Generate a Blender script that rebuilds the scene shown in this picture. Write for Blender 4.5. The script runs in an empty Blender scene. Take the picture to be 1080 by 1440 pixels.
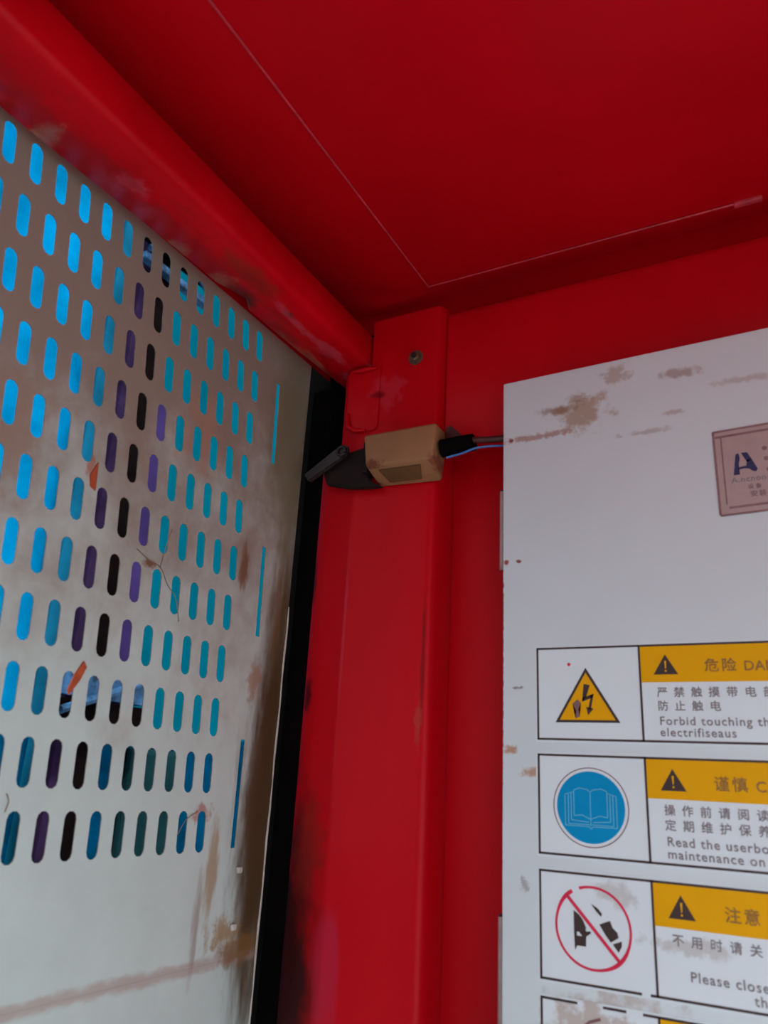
import bpy, bmesh, math, random
from mathutils import Vector, Matrix
random.seed(7)
C = bpy.context.scene
COL = C.collection
H = 1.45                                   # height of the camera above the cage floor

# ------------------------------------------------------------------ camera
def make_camera():
    yaw, pitch, roll, fpx = -0.5089746, 0.33753559, 0.05634043, 1094.93
    c, s = math.cos, math.sin
    f = Vector((s(yaw)*c(pitch), c(yaw)*c(pitch), s(pitch)))
    r = Vector((c(yaw), -s(yaw), 0)); u = r.cross(f)
    r2 = c(roll)*r + s(roll)*u; u2 = -s(roll)*r + c(roll)*u
    cd = bpy.data.cameras.new('camera'); cam = bpy.data.objects.new('camera', cd)
    cd.sensor_fit = 'VERTICAL'; cd.sensor_height = 36.0; cd.lens = 36.0*fpx/1440.0
    cd.clip_start = .01
    m = Matrix((( r2.x, u2.x, -f.x, 0), (r2.y, u2.y, -f.y, 0), (r2.z, u2.z, -f.z, H), (0, 0, 0, 1)))
    cam.matrix_world = m
    cd.dof.use_dof = True; cd.dof.focus_distance = 1.75; cd.dof.aperture_fstop = 3.4
    COL.objects.link(cam); C.camera = cam
make_camera()

# ------------------------------------------------------------------ world, exposure
C.view_settings.view_transform = 'Standard'; C.view_settings.look = 'None'
C.view_settings.gamma = 1.0; C.view_settings.use_curve_mapping = False
C.view_settings.exposure = 1.38
w = bpy.data.worlds.new('World'); C.world = w; w.use_nodes = True
bg = w.node_tree.nodes['Background']
bg.inputs['Color'].default_value = (.80, .90, 1.0, 1); bg.inputs['Strength'].default_value = 1.05

sd = bpy.data.lights.new('sun', 'SUN'); sd.energy = 2.0; sd.angle = math.radians(3); sd.color = (1, .96, .90)
sun = bpy.data.objects.new('sun', sd); COL.objects.link(sun)      # high sun behind the camera, falling on the cage floor
sun.rotation_euler = Vector((-.75, .55, -1.6)).to_track_quat('-Z', 'Y').to_euler(); sun.location = (0, -3, 6)

# ------------------------------------------------------------------ helpers
def lin(r, g, b):
    def k(v):
        v /= 255.0
        return v/12.92 if v <= .04045 else ((v+.055)/1.055)**2.4
    return (k(r), k(g), k(b), 1)

def material(name, col, rough=.5, metal=0., var=.12, scale=6., stretch=(1, 1, 1), bump=.0, bscale=40., blobs=(), spec=.5, dirt=None):
    """blobs: (centre, radii, colour, strength, noise amount, noise scale, noise stretch)"""
    m = bpy.data.materials.new(name); m.use_nodes = True
    nt = m.node_tree; N = nt.nodes; L = nt.links
    b = N['Principled BSDF']; b.inputs['Roughness'].default_value = rough; b.inputs['Metallic'].default_value = metal
    b.inputs['Specular IOR Level'].default_value = spec
    g = N.new('ShaderNodeNewGeometry')
    off = N.new('ShaderNodeVectorMath'); off.operation = 'SUBTRACT'; off.inputs[1].default_value = (0, 0, H)
    L.new(g.outputs['Position'], off.inputs[0]); P = off.outputs[0]
    def noise(sc, st, detail=5):
        v = N.new('ShaderNodeVectorMath'); v.operation = 'MULTIPLY'; v.inputs[1].default_value = st
        L.new(P, v.inputs[0]); n = N.new('ShaderNodeTexNoise'); n.inputs['Scale'].default_value = sc
        n.inputs['Detail'].default_value = detail; n.inputs['Roughness'].default_value = .6; L.new(v.outputs[0], n.inputs['Vector']); return n.outputs['Fac']
    def mix(fac, a, bcol, blend='MIX'):
        x = N.new('ShaderNodeMix'); x.data_type = 'RGBA'; x.blend_type = blend
        if isinstance(fac, float): x.inputs[0].default_value = fac
        else: L.new(fac, x.inputs[0])
        for v, i in ((a, 6), (bcol, 7)):
            if isinstance(v, tuple): x.inputs[i].default_value = v
            else: L.new(v, x.inputs[i])
        return x.outputs[2]
    n0 = noise(scale, stretch)
    lo = tuple(c*(1-var) for c in col[:3])+(1,); hi = tuple(min(1, c*(1+var)) for c in col[:3])+(1,)
    mr = N.new('ShaderNodeMapRange'); mr.inputs[1].default_value = .3; mr.inputs[2].default_value = .7; L.new(n0, mr.inputs[0])
    cur = mix(mr.outputs[0], lo, hi)
    if dirt:
        dcol, thr, dsc, dst = dirt
        dn = noise(dsc, dst, 8)
        mr = N.new('ShaderNodeMapRange'); mr.inputs[1].default_value = thr; mr.inputs[2].default_value = thr+.06
        L.new(dn, mr.inputs[0]); cur = mix(mr.outputs[0], cur, dcol)
    for (ce, ra, bc, st, na, ns, nst) in blobs:
        v = N.new('ShaderNodeVectorMath'); v.operation = 'SUBTRACT'; v.inputs[1].default_value = ce; L.new(P, v.inputs[0])
        d = N.new('ShaderNodeVectorMath'); d.operation = 'DIVIDE'; d.inputs[1].default_value = ra; L.new(v.outputs[0], d.inputs[0])
        ln = N.new('ShaderNodeVectorMath'); ln.operation = 'LENGTH'; L.new(d.outputs[0], ln.inputs[0])
        nn = noise(ns*1.5, nst, 8)
        ma = N.new('ShaderNodeMath'); ma.operation = 'MULTIPLY_ADD'; L.new(nn, ma.inputs[0]); ma.inputs[1].default_value = na*5
        L.new(ln.outputs['Value'], ma.inputs[2])
        mr = N.new('ShaderNodeMapRange'); mr.interpolation_type = 'SMOOTHSTEP'
        mr.inputs[1].default_value = .35+na*2.5; mr.inputs[2].default_value = 1.1+na*2.5
        mr.inputs[3].default_value = st; mr.inputs[4].default_value = 0.
        L.new(ma.outputs[0], mr.inputs[0]); cur = mix(mr.outputs[0], cur, bc)
    L.new(cur, b.inputs['Base Color'])
    if bump:
        bn = noise(bscale, (1, 1, 1), 4); bp = N.new('ShaderNodeBump'); bp.inputs['Strength'].default_value = bump
        bp.inputs['Distance'].default_value = .004
        L.new(bn, bp.inputs['Height']); L.new(bp.outputs[0], b.inputs['Normal'])
    return m

class MB:
    """collects geometry (z measured from the camera height) in one bmesh"""
    def __init__(s): s.bm = bmesh.new()
    def box(s, x0, x1, y0, y1, z0, z1, bev=0., seg=2):
        b = bmesh.new(); bmesh.ops.create_cube(b, size=1)
        for v in b.verts: v.co = Vector((x0+(v.co.x+.5)*(x1-x0), y0+(v.co.y+.5)*(y1-y0), z0+(v.co.z+.5)*(z1-z0)))
        if bev: bmesh.ops.bevel(b, geom=b.edges[:], offset=bev, segments=seg, affect='EDGES', profile=.5)
        return s.add(b)
    def add(s, b):
        me = bpy.data.meshes.new('tmp'); b.to_mesh(me); b.free(); s.bm.from_mesh(me); bpy.data.meshes.remove(me); return s
    def hexa(s, p, bev=0., seg=2):
        """eight corners: bottom ring of four, then top ring of four"""
        b = bmesh.new(); vs = [b.verts.new(q) for q in p]
        for f in ((3, 2, 1, 0), (4, 5, 6, 7), (0, 1, 5, 4), (1, 2, 6, 5), (2, 3, 7, 6), (3, 0, 4, 7)): b.faces.new([vs[i] for i in f])
        bmesh.ops.recalc_face_normals(b, faces=b.faces[:])
        if bev: bmesh.ops.bevel(b, geom=b.edges[:], offset=bev, segments=seg, affect='EDGES', profile=.5)
        return s.add(b)
    def prism(s, pts, axis, a, c, bev=0.):
        """closed 2-D outline pushed along an axis from a to c"""
        b = bmesh.new()
        def P(p, t):
            return {'x': (t, p[0], p[1]), 'y': (p[0], t, p[1]), 'z': (p[0], p[1], t)}[axis]
        A = [b.verts.new(P(p, a)) for p in pts]; B = [b.verts.new(P(p, c)) for p in pts]
        b.faces.new(A); b.faces.new(B[::-1]); n = len(pts)
        for i in range(n): b.faces.new((A[i], B[i], B[(i+1) % n], A[(i+1) % n]))
        bmesh.ops.recalc_face_normals(b, faces=b.faces[:])
        if bev: bmesh.ops.bevel(b, geom=b.edges[:], offset=bev, segments=2, affect='EDGES')
        return s.add(b)
    def tube(s, path, r, n=10, cap=True):
        path = [Vector(p) for p in path]; rs = r if isinstance(r, (list, tuple)) else [r]*len(path)
        rings = []; b = bmesh.new()
        for i, p in enumerate(path):
            t = (path[min(i+1, len(path)-1)]-path[max(i-1, 0)]).normalized()
            up = Vector((0, 0, 1)) if abs(t.z) < .9 else Vector((1, 0, 0))
            a = t.cross(up).normalized(); c = a.cross(t)
            rings.append([b.verts.new(p+(a*math.cos(k*2*math.pi/n)+c*math.sin(k*2*math.pi/n))*rs[i]) for k in range(n)])
        for i in range(len(rings)-1):
            for k in range(n): b.faces.new((rings[i][k], rings[i][(k+1) % n], rings[i+1][(k+1) % n], rings[i+1][k]))
        if cap: b.faces.new(rings[0][::-1]); b.faces.new(rings[-1])
        bmesh.ops.recalc_face_normals(b, faces=b.faces[:])
        return s.add(b)
    def smoothpath(s, pts, r, sub=5, n=10):
        P = [Vector(p) for p in pts]; out = []
        for i in range(len(P)-1):
            a = P[max(i-1, 0)]; b, c = P[i], P[i+1]; d = P[min(i+2, len(P)-1)]
            for k in range(sub):
                t = k/sub
                out.append(.5*((2*b)+(c-a)*t+(2*a-5*b+4*c-d)*t*t+(3*b-a-3*c+d)*t**3))
        out.append(P[-1]); return s.tube(out, r, n)
    def build(s, name, mat, parent=None, smooth=False):
        bm = s.bm
        me = bpy.data.meshes.new(name)
        o = bpy.data.objects.new(name, me)
        org = Vector(parent_loc(parent)) if parent else Vector((0, 0, 0))
        for v in bm.verts: v.co = v.co+Vector((0, 0, H))-org
        bm.to_mesh(me); bm.free(); me.materials.append(mat)
        if smooth:
            me.polygons.foreach_set('use_smooth', [True]*len(me.polygons))
            if hasattr(me, 'set_sharp_from_angle'): me.set_sharp_from_angle(angle=math.radians(50))
        COL.objects.link(o)
        if parent: o.parent = parent
        return o

def parent_loc(p):
    v = Vector((0, 0, 0))
    while p is not None: v += p.location; p = p.parent
    return v
def thing(name, label, cat, loc=(0, 0, 0), group=None):
    o = bpy.data.objects.new(name, None); COL.objects.link(o); o.location = (loc[0], loc[1], loc[2]+H)
    o.empty_display_size = .05
    o['label'] = label; o['category'] = cat
    if group: o['group'] = group
    return o
def tag(o, label, cat, group=None):
    o['label'] = label; o['category'] = cat
    if group: o['group'] = group
    return o
def struct(o): o['kind'] = 'structure'; return o

# ------------------------------------------------------------------ colours
RED = (.50, .0010, .0075, 1)
RUST = (.16, .062, .018, 1); DARKRUST = (.035, .018, .008, 1); PINK = (.50, .06, .10, 1); BEIGE = (.45, .22, .14, 1)
GREASE = (.012, .004, .004, 1)
V1 = (1, 1, 1)
M = {}
M['ceiling'] = material('red ceiling paint', RED, .42, spec=.12, var=.10, scale=2.5, bump=.12, bscale=14)
chips = [((-.955, .56, .92), (.05, .022, .014), BEIGE, .9, .25, 60, V1),
         ((-.935, .50, .94), (.05, .018, .012), PINK, .8, .25, 60, V1),
         ((-.95, .68, .92), (.05, .03, .012), PINK, .7, .3, 60, V1),
         ((-.95, .76, .92), (.05, .02, .010), PINK, .7, .3, 60, V1),
         ((-.955, .86, .92), (.03, .03, .010), BEIGE, .9, .3, 60, V1),
         ((-.955, .97, .92), (.05, .035, .010), BEIGE, .8, .3, 60, V1),
         ((-.90, .70, .92), (.02, .03, .02), PINK, .6, .4, 50, V1),
         ((-.87, .98, .92), (.03, .09, .03), (.22, .02, .012, 1), .6, .4, 22, V1),
         ((-.94, 1.03, .92), (.035, .050, .02), DARKRUST, .95, .3, 40, V1),
         ((-.88, 1.12, .92), (.012, .022, .02), (.12, .02, .01, 1), .8, .3, 60, V1),
         ((-.94, 1.28, .92), (.02, .12, .02), BEIGE, .55, .6, 30, (1, .3, 1)),
         ((-.88, 1.25, .92), (.015, .16, .02), PINK, .6, .8, 25, (1, .4, 1)),
         ((-.90, 1.40, .92), (.02, .03, .03), PINK, .6, .5, 40, V1),
         ((-.93, .8, .92), (.05, .9, .02), (.26, .006, .010, 1), .55, .9, 14, (1, .4, 1))]
M['beam'] = material('red beam paint', RED, .38, spec=.12, var=.14, scale=5, bump=.3, bscale=18, blobs=chips)
M['post'] = material('red post paint', RED, .40, spec=.12, var=.10, scale=5, stretch=(1, 1, .15), bump=.15, bscale=16, blobs=[
    ((-.95, 1.38, -.50), (.12, .2, .58), GREASE, .95, .30, 7, (1, 1, .5)),
    ((-.935, 1.38, .17), (.016, .1, .04), GREASE, .8, .3, 30, V1),
    ((-.945, 1.38, .42), (.012, .1, .07), GREASE, .7, .3, 30, V1),
    ((-.845, 1.38, .30), (.006, .1, .30), PINK, .35, .3, 20, (1, 1, .2)),  # pink line painted as the highlight on the post fold
    ((-.83, 1.38, -.32), (.035, .1, .11), (.45, .02, .06, 1), .55, .5, 12, (1, 1, .2)),
    ((-.66, 1.38, .22), (.005, .1, .14), (.10, .008, .008, 1), .6, .5, 14, (1, 1, .2)),
    ((-.665, 1.38, .12), (.010, .1, .05), (.35, .07, .05, 1), .4, .5, 40, V1),
    ((-.90, 1.38, -.12), (.05, .1, .12), (.18, .015, .010, 1), .5, .6, 20, V1),
    ((-.77, 1.37, .84), (.05, .1, .05), PINK, .28, .6, 30, V1),  # faint pink patch painted as a highlight around the gusset
    ((-.795, 1.37, .835), (.022, .1, .012), (.15, .0, .002, 1), .8, .3, 30, V1)])  # dark patch painted for the shade inside a small dent
M['wall'] = material('red wall paint', RED, .42, spec=.12, var=.10, scale=4, stretch=(1, 1, .4), bump=.12, bscale=14)
M['red_edge'] = material('pale red seam highlight', (.46, .03, .05, 1), .5, var=.3, scale=30)  # paler red paints the highlight line along the ceiling seam
M['panel'] = material('dirty white panel paint with top shade', (.50, .615, .59, 1), .5, var=.05, scale=9, bump=.12, bscale=30,
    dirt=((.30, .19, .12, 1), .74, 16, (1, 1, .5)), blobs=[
    ((-1, .75, 1.05), (.1, 1.7, .95), (.23, .150, .108, 1), .80, .25, 5, V1),  # broad brown tint painted as the shade and red bounce below the beam
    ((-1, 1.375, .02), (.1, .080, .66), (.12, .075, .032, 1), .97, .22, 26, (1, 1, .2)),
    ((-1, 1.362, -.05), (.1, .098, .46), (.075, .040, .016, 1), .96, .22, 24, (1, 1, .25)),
    ((-1, 1.345, .36), (.1, .014, .12), (.17, .09, .035, 1), .7, .5, 20, (1, 1, .3)),
    ((-1, 1.335, .72), (.1, .11, .32), (.20, .185, .115, 1), .85, .2, 10, V1),
    ((-1, 1.22, .405), (.1, .022, .050), RUST, .8, .45, 30, (1, 1, .4)),
    ((-1, 1.29, .19), (.1, .025, .05), (.33, .17, .10, 1), .7, .5, 35, V1),
    ((-1, 1.225, -.17), (.1, .020, .11), (.30, .19, .07, 1), .7, .4, 50, (1, 1, .2)),
    ((-1, 1.20, -.26), (.1, .014, .09), RUST, .5, .5, 30, (1, 1, .2)),
    ((-1, 1.28, -.27), (.1, .05, .035), (.30, .18, .06, 1), .8, .5, 35, V1),
    ((-1, 1.0, -.315), (.1, .9, .014), (.36, .24, .20, 1), .6, .35, 26, (1, .5, 1)),
    ((-1, 1.33, -.30), (.1, .07, .03), (.20, .10, .03, 1), .8, .5, 25, V1),
    ((-1, 1.18, -.065), (.1, .030, .022), (.34, .10, .07, 1), .7, .5, 40, V1),
    ((-1, 1.04, .63), (.1, .07, .10), (.42, .25, .18, 1), .6, .6, 14, V1),
    ((-1, .66, .48), (.1, .08, .12), (.33, .25, .20, 1), .6, .6, 10, V1),
    ((-1, .96, .345), (.1, .018, .010), RUST, .9, .4, 60, V1),
    ((-1, .79, -.218), (.1, .007, .012), (.40, .11, .05, 1), .9, .3, 60, V1),
    ((-1, .80, .47), (.1, .010, .025), (.40, .16, .10, 1), .8, .3, 60, V1)])
M['cut_edge'] = material('darkened cut edges', (.10, .08, .06, 1), .8, var=.3, scale=30, spec=.1)  # slot rims coloured dark to hold down the daylight they catch
M['panel_edge'] = material('bare panel edge', (.50, .50, .45, 1), .5, var=.25, scale=25)
M['cabinet'] = material('white cabinet paint', (.62, .71, .74, 1), .42, var=.03, scale=4, bump=.08, bscale=25,
    dirt=((.30, .24, .2, 1), .755, 26, (1, 1, 1)), blobs=[
    ((-.325, 1.3, .668), (.055, .1, .040), (.36, .24, .14, 1), .75, .6, 26, V1),
    ((-.36, 1.3, .682), (.045, .1, .010), (.26, .14, .07, 1), .7, .4, 40, V1),
    ((-.325, 1.3, .700), (.022, .1, .012), (.30, .18, .10, 1), .6, .6, 60, V1),
    ((-.255, 1.3, .735), (.030, .1, .022), (.38, .28, .2, 1), .6, .6, 40, V1),
    ((-.145, 1.3, .715), (.040, .1, .012), (.30, .20, .16, 1), .65, .5, 40, V1),
    ((-.40, 1.3, .635), (.09, .1, .008), (.33, .15, .09, 1), .7, .6, 60, V1),
    ((-.21, 1.3, .61), (.05, .1, .006), (.32, .24, .21, 1), .5, .6, 50, V1),
    ((-.16, 1.3, .64), (.02, .1, .006), (.34, .22, .19, 1), .5, .5, 60, V1),
    ((-.04, 1.3, .68), (.07, .1, .008), (.38, .28, .25, 1), .5, .5, 40, V1),
    ((-.455, 1.3, .635), (.006, .1, .006), (.25, .02, .02, 1), .9, .2, 60, V1),
    ((-.465, 1.3, .394), (.006, .1, .006), (.32, .02, .01, 1), .95, .2, 60, V1),
    ((-.442, 1.3, .394), (.006, .1, .004), (.22, .03, .02, 1), .95, .3, 90, V1),
    ((-.472, 1.3, .20), (.0028, .1, .26), (.28, .04, .03, 1), .9, .5, 60, V1),
    ((-.458, 1.3, .068), (.014, .1, .009), (.42, .20, .07, 1), .85, .5, 60, V1),
    ((-.420, 1.3, .034), (.022, .1, .008), (.42, .20, .07, 1), .8, .5, 60, V1),
    ((-.445, 1.3, .170), (.012, .1, .003), (.15, .13, .12, 1), .8, .5, 90, V1),
    ((-.435, 1.3, -.135), (.010, .1, .012), (.22, .2, .19, 1), .6, .6, 90, V1),
    ((-.30, 1.3, -.30), (.09, .1, .05), (.40, .30, .24, 1), .6, .6, 24, V1)])
M['hinge'] = material('dull hinge metal', (.33, .22, .21, 1), .5, .2, var=.2, scale=40)
M['black'] = material('black rubber', (.003, .0026, .0022, 1), .9, var=.4, scale=12, spec=.02)
M['box'] = material('tan sensor casing', (.27, .135, .065, 1), .6, var=.10, scale=14, bump=.1, spec=.2, blobs=[
    ((-.765, 1.3, .635), (.03, .2, .010), (.10, .02, .01, 1), .8, .5, 50, V1),
    ((-.622, 1.3, .625), (.014, .2, .022), (.16, .03, .02, 1), .7, .5, 50, V1)])
M['boxdark'] = material('olive recess', (.10, .05, .014, 1), .6, var=.2, scale=30)
M['bracket'] = material('greasy brown steel', (.010, .005, .004, 1), .7, .0, var=.4, scale=20, bump=.2, spec=.2)
M['steel'] = material('oily grey steel', (.022, .016, .017, 1), .5, .2, var=.3, scale=25)
M['cable'] = material('brown cable sheath', (.055, .012, .010, 1), .5, var=.3, scale=30)
M['bluewire'] = material('blue wire', (.04, .16, .45, 1), .4, var=.2, scale=30)
M['bolt'] = material('bolt steel', (.16, .11, .075, 1), .4, .5, var=.4, scale=50)
M['sign'] = material('white sticker film', (.64, .73, .77, 1), .38, var=.02, scale=8, blobs=[
    ((-.33, 1.3, -.315), (.085, .1, .04), (.40, .30, .24, 1), .7, .7, 30, V1),
    ((-.29, 1.3, -.135), (.03, .1, .022), (.42, .40, .38, 1), .6, .6, 30, V1),
    ((-.18, 1.3, -.19), (.06, .1, .012), (.42, .40, .38, 1), .6, .7, 30, V1)])
M['print_black'] = material('black print', (.030, .014, .012, 1), .5, var=.2, scale=60)
M['print_grey'] = material('faded grey lettering', (.20, .18, .19, 1), .5, var=.2, scale=60)
M['print_brown'] = material('lettering on yellow', (.26, .12, .012, 1), .5, var=.2, scale=60)
M['yellow'] = material('yellow print', (.72, .36, .002, 1), .5, var=.03, scale=14, spec=.1)
M['blue'] = material('blue print', (.0, .25, .52, 1), .5, var=.03, scale=14, spec=.1)
M['lightblue'] = material('pale blue line print', (.10, .42, .62, 1), .4, var=.03, scale=14)
M['ring'] = material('prohibition red print', (.60, .006, .055, 1), .4, var=.12, scale=40)
M['ringbrown'] = material('brown ring print', (.18, .09, .09, 1), .4, var=.1, scale=40)
M['plate'] = material('pinkish metal nameplate', (.40, .295, .285, 1), .4, .1, var=.06, scale=30)
M['plate_line'] = material('nameplate engraving', (.22, .12, .125, 1), .5, var=.2, scale=60)
M['navy'] = material('navy print', (.015, .022, .09, 1), .5, var=.3, scale=60)
M['flake'] = material('orange rust flake', (.40, .07, .022, 1), .7, var=.25, scale=60)
M['twig'] = material('dry fibre', (.20, .13, .09, 1), .8, var=.25, scale=60)
M['tarp_blue'] = material('blue tarpaulin', (.0, .135, .29, 1), .9, var=.34, scale=3.5, spec=0.)
M['tarp_teal'] = material('teal tarpaulin', (.0, .062, .092, 1), .9, var=.15, scale=2, spec=0.)
M['hem'] = material('folded blue tarpaulin hem', (.004, .075, .135, 1), .9, var=.3, scale=5, spec=0.)
M['violet'] = material('violet grey steel', (.024, .015, .06, 1), .9, var=.35, scale=3, spec=0.)
M['mast'] = material('black mast steel', (.003, .002, .002, 1), .8, var=.4, scale=6, spec=0.)
M['mastbrown'] = material('dark plum steel', (.015, .008, .024, 1), .9, var=.5, scale=5, spec=0.)
M['bluegrey'] = material('blue grey galvanised tie', (.015, .055, .12, 1), .6, .0, var=.85, scale=22, spec=.1)
M['darkgreen'] = material('dark green machine paint', (.003, .014, .016, 1), .6, var=.5, scale=3, spec=0.)
M['darkblue'] = material('dark blue sheet', (.0, .024, .055, 1), .5, var=.5, scale=4, spec=0.)
M['concrete'] = material('grey concrete ground', (.40, .39, .37, 1), .9, var=.15, scale=2)
M['floor'] = material('grey checker steel floor', (.42, .41, .40, 1), .7, .0, var=.2, scale=6, bump=.4, bscale=50)
M['whitewall'] = material('white side wall paint', (.55, .57, .58, 1), .5, var=.05, scale=3)

# ------------------------------------------------------------------ the setting
def ceiling():
    b = bmesh.new()
    # tray-shaped roof sheet: flat middle, edges folded down towards the beams
    def ring(x0, x1, y0, y1, zs):
        return [b.verts.new((x, y, z)) for (x, y), z in zip(((x0, y0), (x1, y0), (x1, y1), (x0, y1)), zs)]
    i = ring(-.668, .95, -.60, 1.345, (1.075,)*4)
    o = ring(-.985, 1.10, -.75, 1.49, (1.15, 1.15, 1.15, 1.15))
    t = ring(-.985, 1.10, -.75, 1.49, (.95,)*4)
    b.faces.new(i[::-1])
    for k in range(4):
        j = (k+1) % 4
        b.faces.new((i[k], i[j], o[j], o[k])); b.faces.new((o[k], o[j], t[j], t[k]))
    b.faces.new(ring(-.99, 1.105, -.755, 1.495, (1.17,)*4))
    bmesh.ops.recalc_face_normals(b, faces=b.faces[:])
    ed = [e for e in b.edges if all(v in i for v in e.verts)]
    bmesh.ops.bevel(b, geom=ed, offset=.006, segments=2, affect='EDGES')
    c = struct(MB().add(b).build('ceiling', M['ceiling'], smooth=True))
    sm = MB(); sm.tube([(-.668, .0, 1.0745), (-.668, 1.345, 1.0745), (-.02, 1.345, 1.0745)], .0022, 6)
    sm.build('weld_seam', M['red_edge'], c)
    sm = MB(); sm.box(-.03, .02, 1.340, 1.352, 1.068, 1.078, .003); sm.build('weld_seam', M['red_edge'], c)
    return c
ceiling()
wb = struct(MB().prism([(1.45, -H), (1.45, .69), (1.397, .69), (1.395, .692), (1.395, 1.010), (1.397, 1.022), (1.404, 1.031), (1.415, 1.035), (1.47, 1.035), (1.47, -H)], 'x', -.639, 1.1).build('wall_back', M['wall'], smooth=True))
struct(MB().box(-1.1, 1.1, -1.2, 1.45, -H-.05, -H).build('floor', M['floor']))
struct(MB().box(1.06, 1.1, -.745, 1.39, .15, 1.07, .004).build('wall_right_light_block', M['wall']))  # unseen half wall added to dim and redden light on the upper panel
struct(MB().box(-1.0, .0, -.80, -.76, -H, 1.14, .004).build('wall_front_light_block', M['wall']))  # unseen wall added to cut light from the left of the front opening
tag(struct(MB().box(-14, 14, -14, 14, -H-.30, -H-.25).build('ground', M['concrete'])), 'grey concrete ground outside the cage', 'ground')

# ------------------------------------------------------------------ corner post
cp = thing('corner_post', 'tall red painted folded steel corner post beside the white cabinet', 'post', (-.80, 1.42, -H))
def prof(x0):
    base = [(-.945, 1.398), (-.932, 1.389), (-.90, 1.384), (-.857, 1.3755), (-.848, 1.3715), (-.838, 1.370), (-.664, 1.370), (-.654, 1.3715), (-.647, 1.376), (-.6415, 1.390)]
    f = [p for p in base if p[0] > x0+.004]
    y0 = 1.398 if x0 < -.94 else (1.384 if x0 < -.85 else 1.370)
    return [(x0, 1.42), (x0, y0)]+f+[(-.640, 1.46), (-.66, 1.46), (-.66, 1.42)]
m = MB()
m.prism(prof(-.947), 'z', -H, .715); m.prism(prof(-.893), 'z', .715, .914); m.prism(prof(-.818), 'z', .914, 1.035)
m.build('post_body', M['post'], cp, smooth=True)
# welded gusset beneath the beam
m = MB(); m.prism([(-.876, .913), (-.876, .778), (-.868, .756), (-.845, .748), (-.800, .748), (-.792, .756), (-.792, .913)], 'y', 1.3665, 1.3698, .0012)
m.build('gusset_plate', M['post'], cp, smooth=True)
m = MB(); m.tube([(-.870, 1.363, .80), (-.866, 1.361, .765), (-.845, 1.361, .752), (-.82, 1.363, .750)], [.003, .006, .006, .003], 8); m.build('weld_seam', M['post'], cp, smooth=True); m = MB()
m.tube([(-.86, 1.360, .905), (-.83, 1.358, .903), (-.80, 1.362, .905)], [.004, .006, .003], 8)
m.build('weld_seam', M['post'], cp, smooth=True)

bt = thing('hex_bolt', 'small grey hex bolt near the top of the red corner post', 'bolt', (-.704, 1.370, .912))
m = MB(); b = bmesh.new()
bmesh.ops.create_cone(b, segments=6, radius1=.0125, radius2=.0125, depth=.010, cap_ends=True)
bmesh.ops.bevel(b, geom=b.edges[:], offset=.001, segments=1, affect='EDGES')
bmesh.ops.rotate(b, verts=b.verts[:], cent=(0, 0, 0), matrix=Matrix.Rotation(math.pi/2, 3, 'X')); bmesh.ops.translate(b, verts=b.verts[:], vec=(-.704, 1.3625, .912))
m.add(b).build('bolt_head', M['bolt'], bt)
m = MB(); m.tube([(-.704, 1.3695, .912), (-.704, 1.3675, .912)], .018, 20); m.build('washer', M['bolt'], bt)
m = MB(); m.tube([(-.704, 1.3575, .912), (-.704, 1.353, .912)], .006, 10); m.build('bolt_shank', M['steel'], bt)

# ------------------------------------------------------------------ beam along the top of the perforated panel
lb = thing('roof_side_beam', 'red square tube roof beam with chipped paint above the perforated panel', 'beam', (-.89, .1, .92))
y0, y1 = -.75, 1.446
def beam():
    b = bmesh.new(); n = 60; rings = []
    for k in range(n+1):
        t = k/n; y = y0+(y1-y0)*t
        xo = -.972+(.972-.944)*max(0, (y-.49)/(1.446-.49)) if y > .49 else -.972
        dz = 0
        if abs(y-1.03) < .035: xo += .034*(1-abs(y-1.03)/.035)      # bruised notch in the lower edge
        xi, zb, zt = -.826, .920+.002*math.sin(y*9), 1.012
        r = .016
        sec = [(xo, zt), (xo, zb+r*.5), (xo+r*.5, zb), (xi-r, zb), (xi-r*.3, zb+r*.3), (xi, zb+r), (xi, zt-.012), (xi-.012, zt)]
        rings.append([b.verts.new((x, y, z+dz)) for x, z in sec])
    for k in range(n):
        for i in range(8): b.faces.new((rings[k][i], rings[k][(i+1) % 8], rings[k+1][(i+1) % 8], rings[k+1][i]))
    b.faces.new(rings[0][::-1]); b.faces.new(rings[-1]); bmesh.ops.recalc_face_normals(b, faces=b.faces[:])
    MB().add(b).build('beam_tube', M['beam'], lb, smooth=True)
beam()

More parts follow.
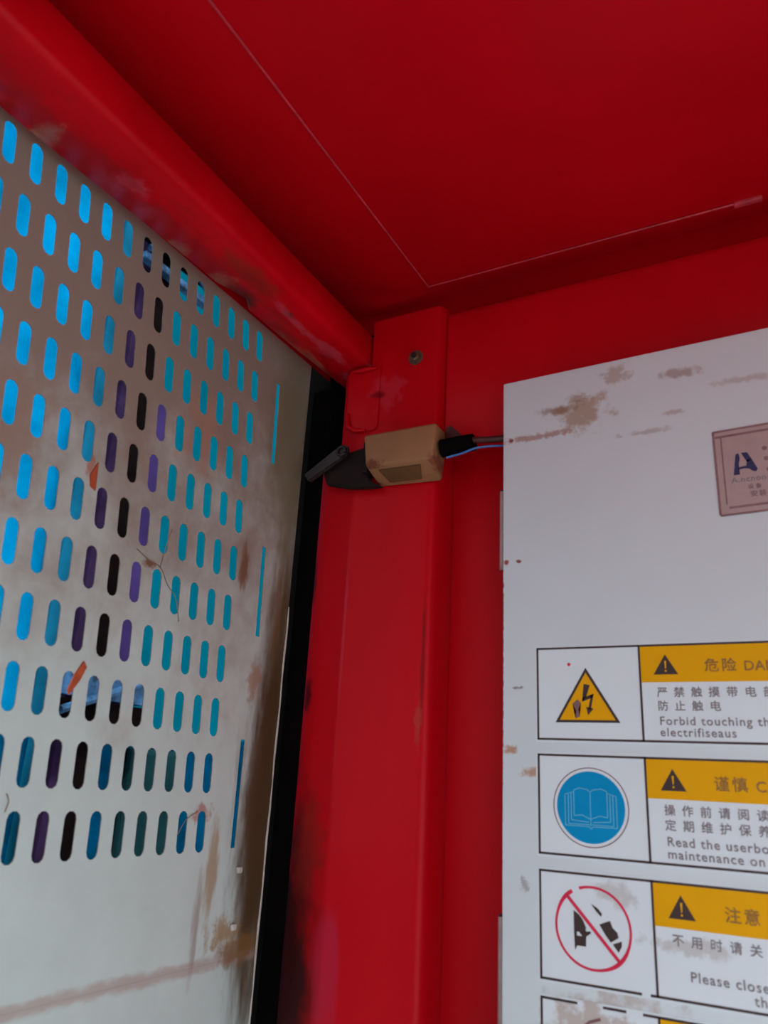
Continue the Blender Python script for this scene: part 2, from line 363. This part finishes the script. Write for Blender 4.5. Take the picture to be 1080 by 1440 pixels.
# ------------------------------------------------------------------ perforated side panel
pp = thing('perforated_panel', 'off-white sheet steel side panel punched with rows of slots, rusty right edge', 'panel', (-1.0, .9, -H))
PU, PV, Y0, Z0 = .0494202, .1003304, 1.1821, .9077
def perforated():
    b = bmesh.new(); cols, rows = 34, 11
    th = .0016; k6 = 5
    cache = {}
    def vert(y, z):
        k = (round(y, 5), round(z, 5))
        if k not in cache: cache[k] = b.verts.new((-1.0, y, z))
        return cache[k]
    ya = Y0+PU/2
    for i in range(cols):
        for j in range(rows):
            cy, cz = Y0-i*PU, Z0-j*PV
            lean = .13-.008*j; hl = .0352; w = .0112
            def S(a, c):            # local slot coordinates, a across, c up
                return (cy+a-lean*c, cz+c)
            top = [S(w*math.cos(t), hl-w+w*math.sin(t)) for t in [math.pi*q/(2*k6)*2 for q in range(k6+1)]]          # right to left over the top
            bot = [S(-w*math.cos(t), -(hl-w)-w*math.sin(t)) for t in [math.pi*q/k6 for q in range(k6+1)]]
            T = [vert(*p) for p in top]; B = [vert(*p) for p in bot]
            y_r, y_l, z_t, z_b = cy+PU/2, cy-PU/2, cz+PV/2, cz-PV/2
            tr, tl, bl, br = vert(y_r, z_t), vert(y_l, z_t), vert(y_l, z_b), vert(y_r, z_b)
            h = k6//2+0
            mid = k6//2
            # four surrounding polygons
            b.faces.new([tr, tl]+T[::-1])                      # above
            b.faces.new([bl, br]+B[::-1])                      # below
            b.faces.new([tl, bl, B[0], T[-1]])                 # towards -y
            b.faces.new([br, tr, T[0], B[-1]])                 # towards +y
    yl = Y0-(cols-.5)*PU; zt = Z0+PV/2; zb = Z0-(rows-.5)*PV
    # plain margins: above, below, and the right strip with three drain slits
    ys = [round(Y0-(i-.5)*PU, 6) for i in range(cols+1)]
    for a, c in zip(ys[:-1], ys[1:]):
        b.faces.new([vert(a, .985), vert(c, .985), vert(c, zt), vert(a, zt)])
        b.faces.new([vert(a, zb), vert(c, zb), vert(c, -.315), vert(a, -.315)])
    sl = [(.854, .661, 1.2635, 1.275), (.467, .277, 1.276, 1.285), (.071, -.126, 1.275, 1.279)]
    yr, ye = ya, 1.385; hw = .0062
    zcur = .985
    edge_z = [.985]+[Z0-(j-.5)*PV for j in range(rows+1)]+[-.315]
    # right strip built as stacked cells: left column joins the grid, then the slit column
    ym = 1.25
    for a, c in zip(edge_z[:-1], edge_z[1:]): b.faces.new([vert(ym, a), vert(yr, a), vert(yr, c), vert(ym, c)])
    for (t, bo, yt, yb) in sl:
        # solid strip down to the slit
        b.faces.new([vert(ye, zcur), vert(ym, zcur), vert(ym, t+.01), vert(ye, t+.01)])
        A, B_, C_, D_ = vert(yt-hw, t), vert(yt+hw, t), vert(yb+hw, bo), vert(yb-hw, bo)
        P_, Q_, R_, S_ = vert(ym, t+.01), vert(ye, t+.01), vert(ye, bo-.01), vert(ym, bo-.01)
        b.faces.new([Q_, P_, A, B_]); b.faces.new([P_, S_, D_, A]); b.faces.new([S_, R_, C_, D_]); b.faces.new([R_, Q_, B_, C_])
        zcur = bo-.01
    b.faces.new([vert(ye, zcur), vert(ym, zcur), vert(ym, -.315), vert(ye, -.315)])
    bmesh.ops.recalc_face_normals(b, faces=b.faces[:])
    # give it thickness
    r = bmesh.ops.extrude_face_region(b, geom=b.faces[:])
    vs = [g for g in r['geom'] if isinstance(g, bmesh.types.BMVert)]
    bmesh.ops.translate(b, verts=vs, vec=(-th, 0, 0))
    bmesh.ops.recalc_face_normals(b, faces=b.faces[:])
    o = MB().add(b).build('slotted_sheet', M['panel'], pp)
    o.data.materials.append(M['cut_edge'])
    for p in o.data.polygons:
        if abs(p.normal.x) < .5: p.material_index = 1
perforated()
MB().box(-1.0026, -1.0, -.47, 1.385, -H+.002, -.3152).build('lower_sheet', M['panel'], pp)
# folded rim on the right edge, with the worn pale lip
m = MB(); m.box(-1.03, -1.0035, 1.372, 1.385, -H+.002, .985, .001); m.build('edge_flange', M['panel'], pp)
m = MB(); n = 24; path = []
for k in range(n+1):
    z = .36-(.36+.9)*k/n; path.append((-.9985, 1.3835+.0012*math.sin(k*1.9), z))
m.tube(path, [.0012+.0012*abs(math.sin(k*.9)) for k in range(n+1)], 6); m.build('worn_lip', M['panel_edge'], pp)
for z in (-.165, -.262):
    m = MB(); m.box(-.9995, -.992, 1.294-.0, 1.308, z-.006, z+.006, .003); m.build('tack_weld', M['panel_edge'], pp)
def flake(pts, mat='flake', name='rust_flake'):
    m = MB(); m.prism(pts, 'x', -.9998, -.9965); m.build(name, M[mat], pp)
flake([(.812, .478), (.816, .430), (.806, .434), (.801, .452)])
flake([(.855, .158), (.862, .190-.04), (.853, .128), (.838, .105), (.834, .112), (.842, .135)])
for pts in ([(-.9985, .925, .362), (-.997, .955, .350), (-.997, .985, .344), (-.9985, 1.01, .318), (-.9985, 1.035, .300), (-.9985, 1.05, .26)],
            [(-.9985, .985, .344), (-.9975, .99, .38), (-.9985, 1.0, .42)],
            [(-.9985, .765, -.038), (-.9975, .77, -.048), (-.9985, .768, -.062)],
            [(-.9985, 1.165, -.062), (-.996, 1.135, -.075), (-.9985, 1.12, -.10)]):
    MB().smoothpath(pts, .0007, 4, 6).build('dry_fibre', M['twig'], pp)

# black rubber strip behind the gap
tag(MB().box(-1.10, -.86, 1.449, 1.465, -H, 1.06, .004).build('sealing_strip', M['black']), 'black rubber sealing strip in the gap between panel and red post', 'strip')
tag(MB().box(-.998, -.950, 1.400, 1.419, -H, .90, .003).build('guide_rail', M['black']), 'narrow dark guide rail in the shadow beside the red post', 'rail')

# ------------------------------------------------------------------ tan limit switch box on the post
lsw = thing('limit_switch_box', 'tan metal sensor box fixed across the red corner post', 'box', (-.70, 1.33, .60))
m = MB(); m.hexa([(-.779, 1.302, .632), (-.622, 1.302, .628), (-.628, 1.366, .600), (-.775, 1.366, .606),
                  (-.786, 1.300, .704), (-.616, 1.300, .704), (-.616, 1.366, .704), (-.786, 1.366, .704)], .006, 3)
m.build('casing', M['box'], lsw, smooth=True)
m = MB(); m.hexa([(-.752, 1.314, .6225), (-.655, 1.314, .6205), (-.668, 1.350, .605), (-.742, 1.350, .607),
                  (-.752, 1.316, .628), (-.655, 1.316, .626), (-.668, 1.352, .61), (-.742, 1.352, .612)])
m.build('bottom_recess', M['boxdark'], lsw)
m = MB(); m.prism([(-.80, .700), (-.80, .640), (-.79, .618), (-.76, .600), (-.787, .600), (-.84, .606), (-.90, .622), (-.915, .66), (-.86, .69)], 'y', 1.345, 1.358, .002)
m.box(-.800, -.787, 1.325, 1.362, .63, .70, .002)
m.build('mounting_bracket', M['bracket'], lsw, smooth=True)
m = MB(); m.prism([(-.955, .650), (-.875, .700), (-.855, .708), (-.842, .700), (-.843, .684), (-.86, .672), (-.94, .630)], 'y', 1.330, 1.342, .003)
m.build('lever_arm', M['steel'], lsw, smooth=True)
m = MB()
ring = [(-.857+.010*math.cos(a), 1.327, .690+.010*math.sin(a)) for a in [k*math.pi/8 for k in range(17)]]
m.tube(ring, .0035, 8, cap=False); m.build('lever_eye', M['steel'], lsw, smooth=True)
m = MB(); m.prism([(-.616, .712), (-.604, .716), (-.575, .685), (-.545, .665), (-.545, .650), (-.616, .650)], 'y', 1.345, 1.353, .002)
m.build('side_bracket', M['cable'], lsw, smooth=True)
m = MB(); m.tube([(-.614, 1.328, .656), (-.575, 1.33, .659), (-.545, 1.33, .661)], [.019, .019, .017], 14); m.build('cable_gland', M['black'], lsw, smooth=True)
tag(MB().smoothpath([(-.547, 1.33, .665), (-.51, 1.335, .662), (-.48, 1.345, .664), (-.455, 1.36, .664)], .0075, 5, 8).build('power_cable', M['cable'], smooth=True), 'dark brown cable running from the tan box behind the white cabinet', 'cable')
tag(MB().smoothpath([(-.60, 1.322, .632), (-.565, 1.318, .634), (-.53, 1.322, .643), (-.48, 1.345, .648), (-.455, 1.36, .648)], .0024, 6, 8).build('blue_wire', M['bluewire'], smooth=True), 'thin blue wire below the brown cable beside the white cabinet', 'wire')

# ------------------------------------------------------------------ cabinet
cab = thing('electrical_cabinet', 'large white steel electrical cabinet with warning stickers and rust stains', 'cabinet', (0, 1.34, -H))
XL, XR = -.4720, .62
tz = lambda x: .761+.019*(x-XL)
m = MB(); m.hexa([(XL, 1.300, -1.15), (XR, 1.300, -1.15), (XR, 1.318, -1.15), (XL, 1.318, -1.15),
                  (XL, 1.300, tz(XL)), (XR, 1.300, tz(XR)), (XR, 1.318, tz(XR)), (XL, 1.318, tz(XL))], .0022, 2)
m.build('door', M['cabinet'], cab, smooth=True)
m = MB(); m.box(XL+.010, XR-.01, 1.321, 1.392, -1.16, .752, .003); m.build('body', M['cabinet'], cab, smooth=True)
m = MB(); m.box(XL+.014, XR-.014, 1.318, 1.321, -1.14, .745); m.build('door_seal', M['black'], cab)
for za, zb in ((.383, .536), (-.40, -.186), (-1.0, -.85)):
    m = MB(); m.tube([(-.4765, 1.309, za), (-.4765, 1.309, zb)], .0048, 12); h = m.build('hinge', M['hinge'], cab, smooth=True)
    m = MB(); m.tube([(-.4765, 1.309, zb+.0005), (-.4765, 1.309, zb+.004)], [.0042, .0025], 12); m.build('hinge_pin', M['steel'], h)
m = MB(); m.tube([(.56, 1.299, -.1), (.56, 1.285, -.1)], .018, 20); m.box(.545, .575, 1.275, 1.287, -.16, -.06, .004); m.build('handle', M['steel'], cab, smooth=True)
for x in (-.40, .50):
    m = MB(); m.box(x-.04, x+.04, 1.33, 1.385, -H, -1.1605, .003); m.build('foot', M['black'], cab)

# ------------------------------------------------------------------ lettering helper
def glyph_mesh(s, size, align='LEFT', sp=1.0):
    cu = bpy.data.curves.new('t', 'FONT'); cu.body = s; cu.size = size; cu.align_x = align; cu.align_y = 'CENTER'
    cu.resolution_u = 3; cu.space_character = sp
    o = bpy.data.objects.new('t', cu); COL.objects.link(o)
    dg = bpy.context.evaluated_depsgraph_get(); dg.update()
    me = bpy.data.meshes.new_from_object(o.evaluated_get(dg)); bpy.data.objects.remove(o); bpy.data.curves.remove(cu)
    return me
def write(items, y, mat, parent, name='lettering'):
    """items: (text, x, z, size, pitch or None) laid on the plane y"""
    for s, x, z, size, pitch in items:
        if not s: continue
        b = bmesh.new()
        parts = [(s, x)] if pitch is None else [(ch, x+i*pitch) for i, ch in enumerate(s) if ch != ' ']
        for t, xx in parts:
            me = glyph_mesh(t, size, 'LEFT' if pitch is None else 'CENTER', 1.14)
            for n_, (ox, oz) in enumerate(((0, 0), (.022, .006), (-.006, .022), (.018, -.016))):      # a few shifted passes make the print bold
                k = len(b.verts); b.from_mesh(me); b.verts.ensure_lookup_table()
                for v in b.verts[k:]: v.co = Vector((xx+v.co.x+ox*size, y-.00004*n_, z+v.co.y+oz*size))
            bpy.data.meshes.remove(me)
        MB().add(b).build(name, mat, parent)
def flat(polys, y, mat, parent, name):
    b = bmesh.new()
    for p in polys:
        b.faces.new([b.verts.new((a, y, c)) for a, c in p])
    bmesh.ops.triangulate(b, faces=b.faces[:]); bmesh.ops.recalc_face_normals(b, faces=b.faces[:])
    r = bmesh.ops.extrude_face_region(b, geom=b.faces[:])
    bmesh.ops.translate(b, verts=[g for g in r['geom'] if isinstance(g, bmesh.types.BMVert)], vec=(0, .0003, 0))
    bmesh.ops.recalc_face_normals(b, faces=b.faces[:])
    return MB().add(b).build(name, mat, parent)
def rect(x0, x1, z0, z1): return [(x0, z0), (x1, z0), (x1, z1), (x0, z1)]
def circ(cx, cz, r, n=40, a0=0, a1=2*math.pi): return [(cx+r*math.cos(a0+(a1-a0)*k/n), cz+r*math.sin(a0+(a1-a0)*k/n)) for k in range(n)]
def ringp(cx, cz, r0, r1, n=48, a0=0., a1=2*math.pi, thick=None):
    out = []
    for k in range(n):
        a, c = a0+(a1-a0)*k/n, a0+(a1-a0)*(k+1)/n
        q0 = thick(a) if thick else r1; q1 = thick(c) if thick else r1
        out.append([(cx+r0*math.cos(a), cz+r0*math.sin(a)), (cx+q0*math.cos(a), cz+q0*math.sin(a)), (cx+q1*math.cos(c), cz+q1*math.sin(c)), (cx+r0*math.cos(c), cz+r0*math.sin(c))])
    return out
def stroke(pts, w):
    out = []
    for (a, c), (d, e) in zip(pts[:-1], pts[1:]):
        L = math.hypot(d-a, e-c) or 1; nx, nz = -(e-c)/L*w/2, (d-a)/L*w/2
        out.append([(a+nx, c+nz), (a-nx, c-nz), (d-nx, e-nz), (d+nx, e+nz)])
    return out

# ------------------------------------------------------------------ warning stickers
YF = 1.2996
def sticker(label, top, hdr, en, cn, eng, thirdgap=False):
    h = .1515; x0, xd, x1 = -.4105, -.2405, .045; b = .0034
    s = thing('warning_sticker', label, 'sticker', (-.18, YF, top-h), 'warning stickers on the cabinet door')
    MB().box(x0-.003, x1+.003, YF-.0004, YF, top-h-.003, top+.003).build('film', M['sign'], s)
    y = YF-.0008
    br = [rect(x0, x0+b, top-h, top), rect(x1-b, x1, top-h, top), rect(xd-b/2, xd+b/2, top-h, top)]
    if thirdgap == 'top':        # fourth sticker: the top line is broken where it is torn
        br += [rect(x0, -.355, top-b, top), rect(-.318, -.285, top-b, top), rect(-.262, x1, top-b, top), rect(x0, x1, top-h, top-h+b)]
    elif thirdgap:
        br += [rect(x0, x1, top-b, top), rect(x0, -.262, top-h, top-h+b), rect(-.250, x1, top-h, top-h+b)]
    else: br += [rect(x0, x1, top-b, top), rect(x0, x1, top-h, top-h+b)]
    flat(br, y, M['print_black'], s, 'border')
    flat([rect(xd+b/2, x1-b, top-.060, top-b)], y, M['yellow'], s, 'header_band')
    y2 = y-.0003
    t = flat([[(-.2195, top-.048), (-.1825, top-.048), (-.201, top-.0165)]], y2, M['print_black'], s, 'warning_triangle')
    flat([[(-.2024, top-.0265), (-.1996, top-.0265), (-.2003, top-.039), (-.2017, top-.039)], circ(-.201, top-.0425, .0015, 10)], y2-.0003, M['yellow'], t, 'exclamation_mark')
    write([(hdr, -.1335, top-.0365, .0215, .0245)], y2, M['print_brown'], s, 'header_lettering')
    write([(en, -.081, top-.0375, .0205, .0150)], y2, M['print_brown'], s, 'header_lettering')
    it = [(cn[0], -.2085, top-.0765, .0165, .0252), (cn[1], -.2085, top-.0975, .0165, .0252)]
    it += [(e, -.2155+dx, top-(.1195, .1365)[i], .0178, None) for i, (e, dx) in enumerate(eng)]
    write(it, y, M['print_grey'], s, 'lettering')
    return s, y
s1, y = sticker('warning sticker with lightning bolt in a yellow triangle, topmost of the column', .2365, '危险', 'DANGER', ('严禁触摸带电部位', '防止触电'), (('Forbid touching the', 0), ('electrifiseaus', 0)))
T = [(-.3275, .2015), (-.3795, .1135), (-.2745, .1135)]
t = flat([T], y, M['print_black'], s1, 'hazard_triangle')
cx, cz = sum(p[0] for p in T)/3, sum(p[1] for p in T)/3
flat([[(cx+(a-cx)*.86, cz+(c-cz)*.86) for a, c in T]], y-.0003, M['yellow'], t, 'yellow_field')
def tp(X, Y): return (-.3275+(X-262)*.000371, .2015-(Y-190)*.000367)
flat([[tp(*p) for p in ((252, 262), (279, 268), (262, 318), (243, 340))], [tp(*p) for p in ((243, 340), (247, 322), (295, 306), (290, 322))],
      [tp(*p) for p in ((283, 310), (295, 306), (281, 372), (270, 370))], [tp(*p) for p in ((260, 362), (292, 370), (268, 398))]], y-.0006, M['print_black'], t, 'lightning_bolt')
flat([[tp(*p) for p in ((200, 350), (222, 330), (238, 345), (226, 372), (232, 404), (212, 412), (216, 380))]], y-.0006, M['ringbrown'], t, 'scuff_mark')
flat([circ(-.355, .2075, .003, 7)], y, M['ring'], s1, 'paint_speck')

s2, y = sticker('warning sticker with white open book on a blue disc, below the lightning one', .0635, '谨慎', 'CAUTION', ('操作前请阅读使用', '定期维护保养'), (('Read the userbook before', 0), ('maintenance on time', 0)))
cx, cz = -.3265, -.0145
flat(ringp(cx, cz, .0575, .0590), y, M['ringbrown'], s2, 'ring_outline')
d = flat([circ(cx, cz, .0530, 56)], y, M['blue'], s2, 'blue_disc')
def bk(X, Y): return (cx+(X-286)*.000345, cz-(Y-270)*.000345)
bw = .0013; ln = []
for sx in (-1, 1):
    Q = lambda X, Y: bk(286+sx*X, Y)
    ln += stroke([Q(0, 205), Q(15, 195), Q(50, 190), Q(75, 200), Q(75, 310), Q(40, 305), Q(0, 322)], bw)
    ln += stroke([Q(75, 208), Q(88, 210), Q(88, 328), Q(10, 334)], bw)
    ln += stroke([Q(88, 212), Q(101, 214), Q(101, 345), Q(5, 344)], bw)
    ln += stroke([Q(101, 216), Q(116, 218), Q(116, 352), Q(10, 352), Q(0, 362)], bw)
ln += stroke([bk(286, 205), bk(286, 350)], bw)
flat(ln, y-.0003, M['lightblue'], d, 'open_book')

s3, y = sticker('warning sticker with red prohibition circle over black switch and plug', -.1095, '注意', 'ATTENTION', ('不用时请关好门', ''), (('Please close so', .020), ('the door', .100)), True)
cx, cz = -.3290, -.1835
th = lambda a: .0570+.0022*max(0, math.cos(2*(a-math.radians(132))))**3
flat(ringp(cx, cz, .0535, .0575, 56, math.radians(122), math.radians(122+348), thick=th), y, M['ring'], s3, 'prohibition_ring')
def pr(X, Y): return (cx+(X-540)*.000144, cz-(Y-545)*.000133)
flat(stroke([pr(265, 225), pr(815, 860)], .0048), y-.0009, M['ring'], s3, 'prohibition_bar')
flat([[pr(*p) for p in q] for q in (((345, 385), (400, 425), (440, 475), (470, 550), (465, 600), (345, 600)), ((345, 600), (372, 600), (372, 745), (350, 785)), ((372, 640), (470, 640), (465, 740), (372, 740)), ((400, 600), (470, 590), (515, 580), (520, 600), (470, 640), (430, 640)))], y-.0003, M['print_black'], s3, 'switch_symbol')
flat([[pr(*p) for p in q] for q in (((610, 500), (720, 450), (745, 520), (690, 600), (670, 600)), ((745, 520), (790, 560), (800, 610), (720, 665), (670, 600), (690, 590)), ((740, 680), (830, 640), (830, 690), (795, 755)), ((530, 300), (600, 340), (640, 390), (630, 420), (580, 370)))], y-.0003, M['print_black'], s3, 'plug_symbol')

s4, y = sticker('torn warning sticker below the prohibition one, brown arc and yellow band', -.2830, '警告', 'WARNING', ('', ''), (('', 0), ('', 0)), 'top')
flat(stroke([(-.362, -.336), (-.352, -.318), (-.338, -.306), (-.322, -.300)], .004)+stroke([(-.322, -.330), (-.305, -.322), (-.29, -.325)], .004), y, M['ringbrown'], s4, 'worn_symbol')

# nameplate
npl = thing('nameplate', 'small pinkish metal nameplate with a navy letter A logo', 'nameplate', (-.02, YF, .442))
MB().hexa([(-.102, 1.2984, .442), (.058, 1.2984, .446), (.058, YF, .446), (-.102, YF, .442), (-.102, 1.2984, .590), (.058, 1.2984, .594), (.058, YF, .594), (-.102, YF, .590)]).build('plate', M['plate'], npl)
y = 1.2980
flat(stroke([(-.100, .443), (-.100, .589), (.056, .593), (.056, .445), (-.100, .441)], .0035)+stroke([(-.089, .459), (-.089, .578)], .0022)+stroke([(-.086, .453), (.048, .457)], .004)+stroke([(-.098, .579), (.055, .583)], .004), y, M['plate_line'], npl, 'border')
def lg(X, Y): return (-.0575+(X-500)*.000115, .528-(Y-640)*.000110)
flat([[lg(*p) for p in q] for q in (((400, 490), (440, 480), (450, 560), (430, 650), (420, 740), (430, 820), (350, 820)), ((470, 475), (550, 480), (600, 590), (540, 640), (500, 540)), ((540, 600), (600, 590), (665, 760), (640, 800), (590, 780), (550, 730), (525, 680)), ((420, 740), (440, 700), (530, 690), (560, 745), (500, 730)))], y, M['navy'], npl, 'logo_letter')
write([('A.ncnon', -.079, .499, .0135, None)], y, M['print_grey'], npl, 'lettering')
write([('设备', -.0515, .485, .009, .0115), ('安装', -.0480, .472, .011, .013)], y, M['plate_line'], npl, 'lettering')
for q in (circ(-.0255, .549, .004, 8), circ(-.0245, .531, .004, 8), circ(-.023, .512, .0035, 8), rect(-.0255, -.014, .481, .485)): flat([q], y, M['plate_line'], npl, 'print_mark')

# ------------------------------------------------------------------ outside, seen through the slots
def sheet(name, xa, xb, y0, y1, z0, z1, mat, amp, freq, label, cat):
    b = bmesh.new(); nu, nv = 90, 24; g = []
    for i in range(nu+1):
        for_row = []
        for j in range(nv+1):
            u, v = i/nu, j/nv; y_ = y0+(y1-y0)*u; z = z0+(z1-z0)*v
            x = xa+(xb-xa)*u + amp*math.sin(y_*freq+.7*math.sin(z*1.7))+amp*.6*math.sin(y_*freq*2.3+z*1.1+1)
            for_row.append(b.verts.new((x, y_, z)))
        g.append(for_row)
    for i in range(nu):
        for j in range(nv): b.faces.new((g[i][j], g[i+1][j], g[i+1][j+1], g[i][j+1]))
    r = bmesh.ops.extrude_face_region(b, geom=b.faces[:])
    bmesh.ops.translate(b, verts=[q for q in r['geom'] if isinstance(q, bmesh.types.BMVert)], vec=(-.004, 0, 0))
    bmesh.ops.recalc_face_normals(b, faces=b.faces[:])
    return tag(MB().add(b).build(name, mat, smooth=True), label, cat)
G = -H-.25
tb = sheet('tarpaulin', -2.75, -2.75, -.6, 2.34, G, 3.4, M['tarp_blue'], .05, 7, 'bright blue tarpaulin seen through the left slots of the panel', 'tarpaulin')
sheet('tarpaulin', -2.75, -2.75, 2.42, 4.4, G, 3.4, M['tarp_teal'], .03, 8, 'teal tarpaulin seen through the right slots of the panel', 'tarpaulin')
MB().box(-2.69, -2.66, 2.07, 2.20, G, 3.4, .004).build('hem', M['hem'], tb)
mast = thing('guide_mast', 'dark steel mast with violet flanges seen through the middle slots', 'mast', (-2.2, 1.94, G))
MB().box(-2.26, -2.14, 1.862, 1.966, G, 3.3, .004).build('mast_core', M['mast'], mast)
MB().box(-2.25, -2.16, 1.80, 1.860, G, 3.3, .004).build('left_flange', M['mastbrown'], mast)
MB().box(-2.25, -2.16, 1.968, 2.100, .12, 1.40, .004).build('right_flange', M['violet'], mast)
MB().box(-2.25, -2.16, 1.968, 2.100, G, .118, .004).build('flange_guard', M['darkblue'], mast)
for z, mt, hh in ((.262, 'bluegrey', .085), (.175, 'mast', .075), (2.03, 'mast', .10), (1.90, 'bluegrey', .03), (2.18, 'mastbrown', .05)):
    ya, yb = (1.70, 2.09) if z < 1 else (1.74, 2.12)
    MB().box(-2.13, -2.09, ya, yb, z-hh/2, z+hh/2, .004).build('tie_bar', M[mt], mast)
for (ya, za, yb, zb) in ((1.74, 2.17, 2.10, 1.92), (1.74, 1.92, 2.1, 2.17), (1.72, .17, 2.07, .30)):
    MB().tube([(-2.075, ya, za), (-2.075, yb, zb)], .014, 8).build('brace', M['bluegrey'], mast)
mc = thing('drive_machine', 'dark green machine housing low behind the right slots', 'machine', (-2.3, 2.35, G))
MB().box(-2.5, -2.15, 2.12, 2.42, G, .08, .02).build('housing', M['darkgreen'], mc)
MB().box(-2.5, -2.2, 2.43, 2.95, G, .15, .02).build('side_cover', M['darkblue'], mc)
MB().box(-2.5, -2.2, 1.45, 1.735, G, .10, .02).build('side_cover', M['darkblue'], mc)
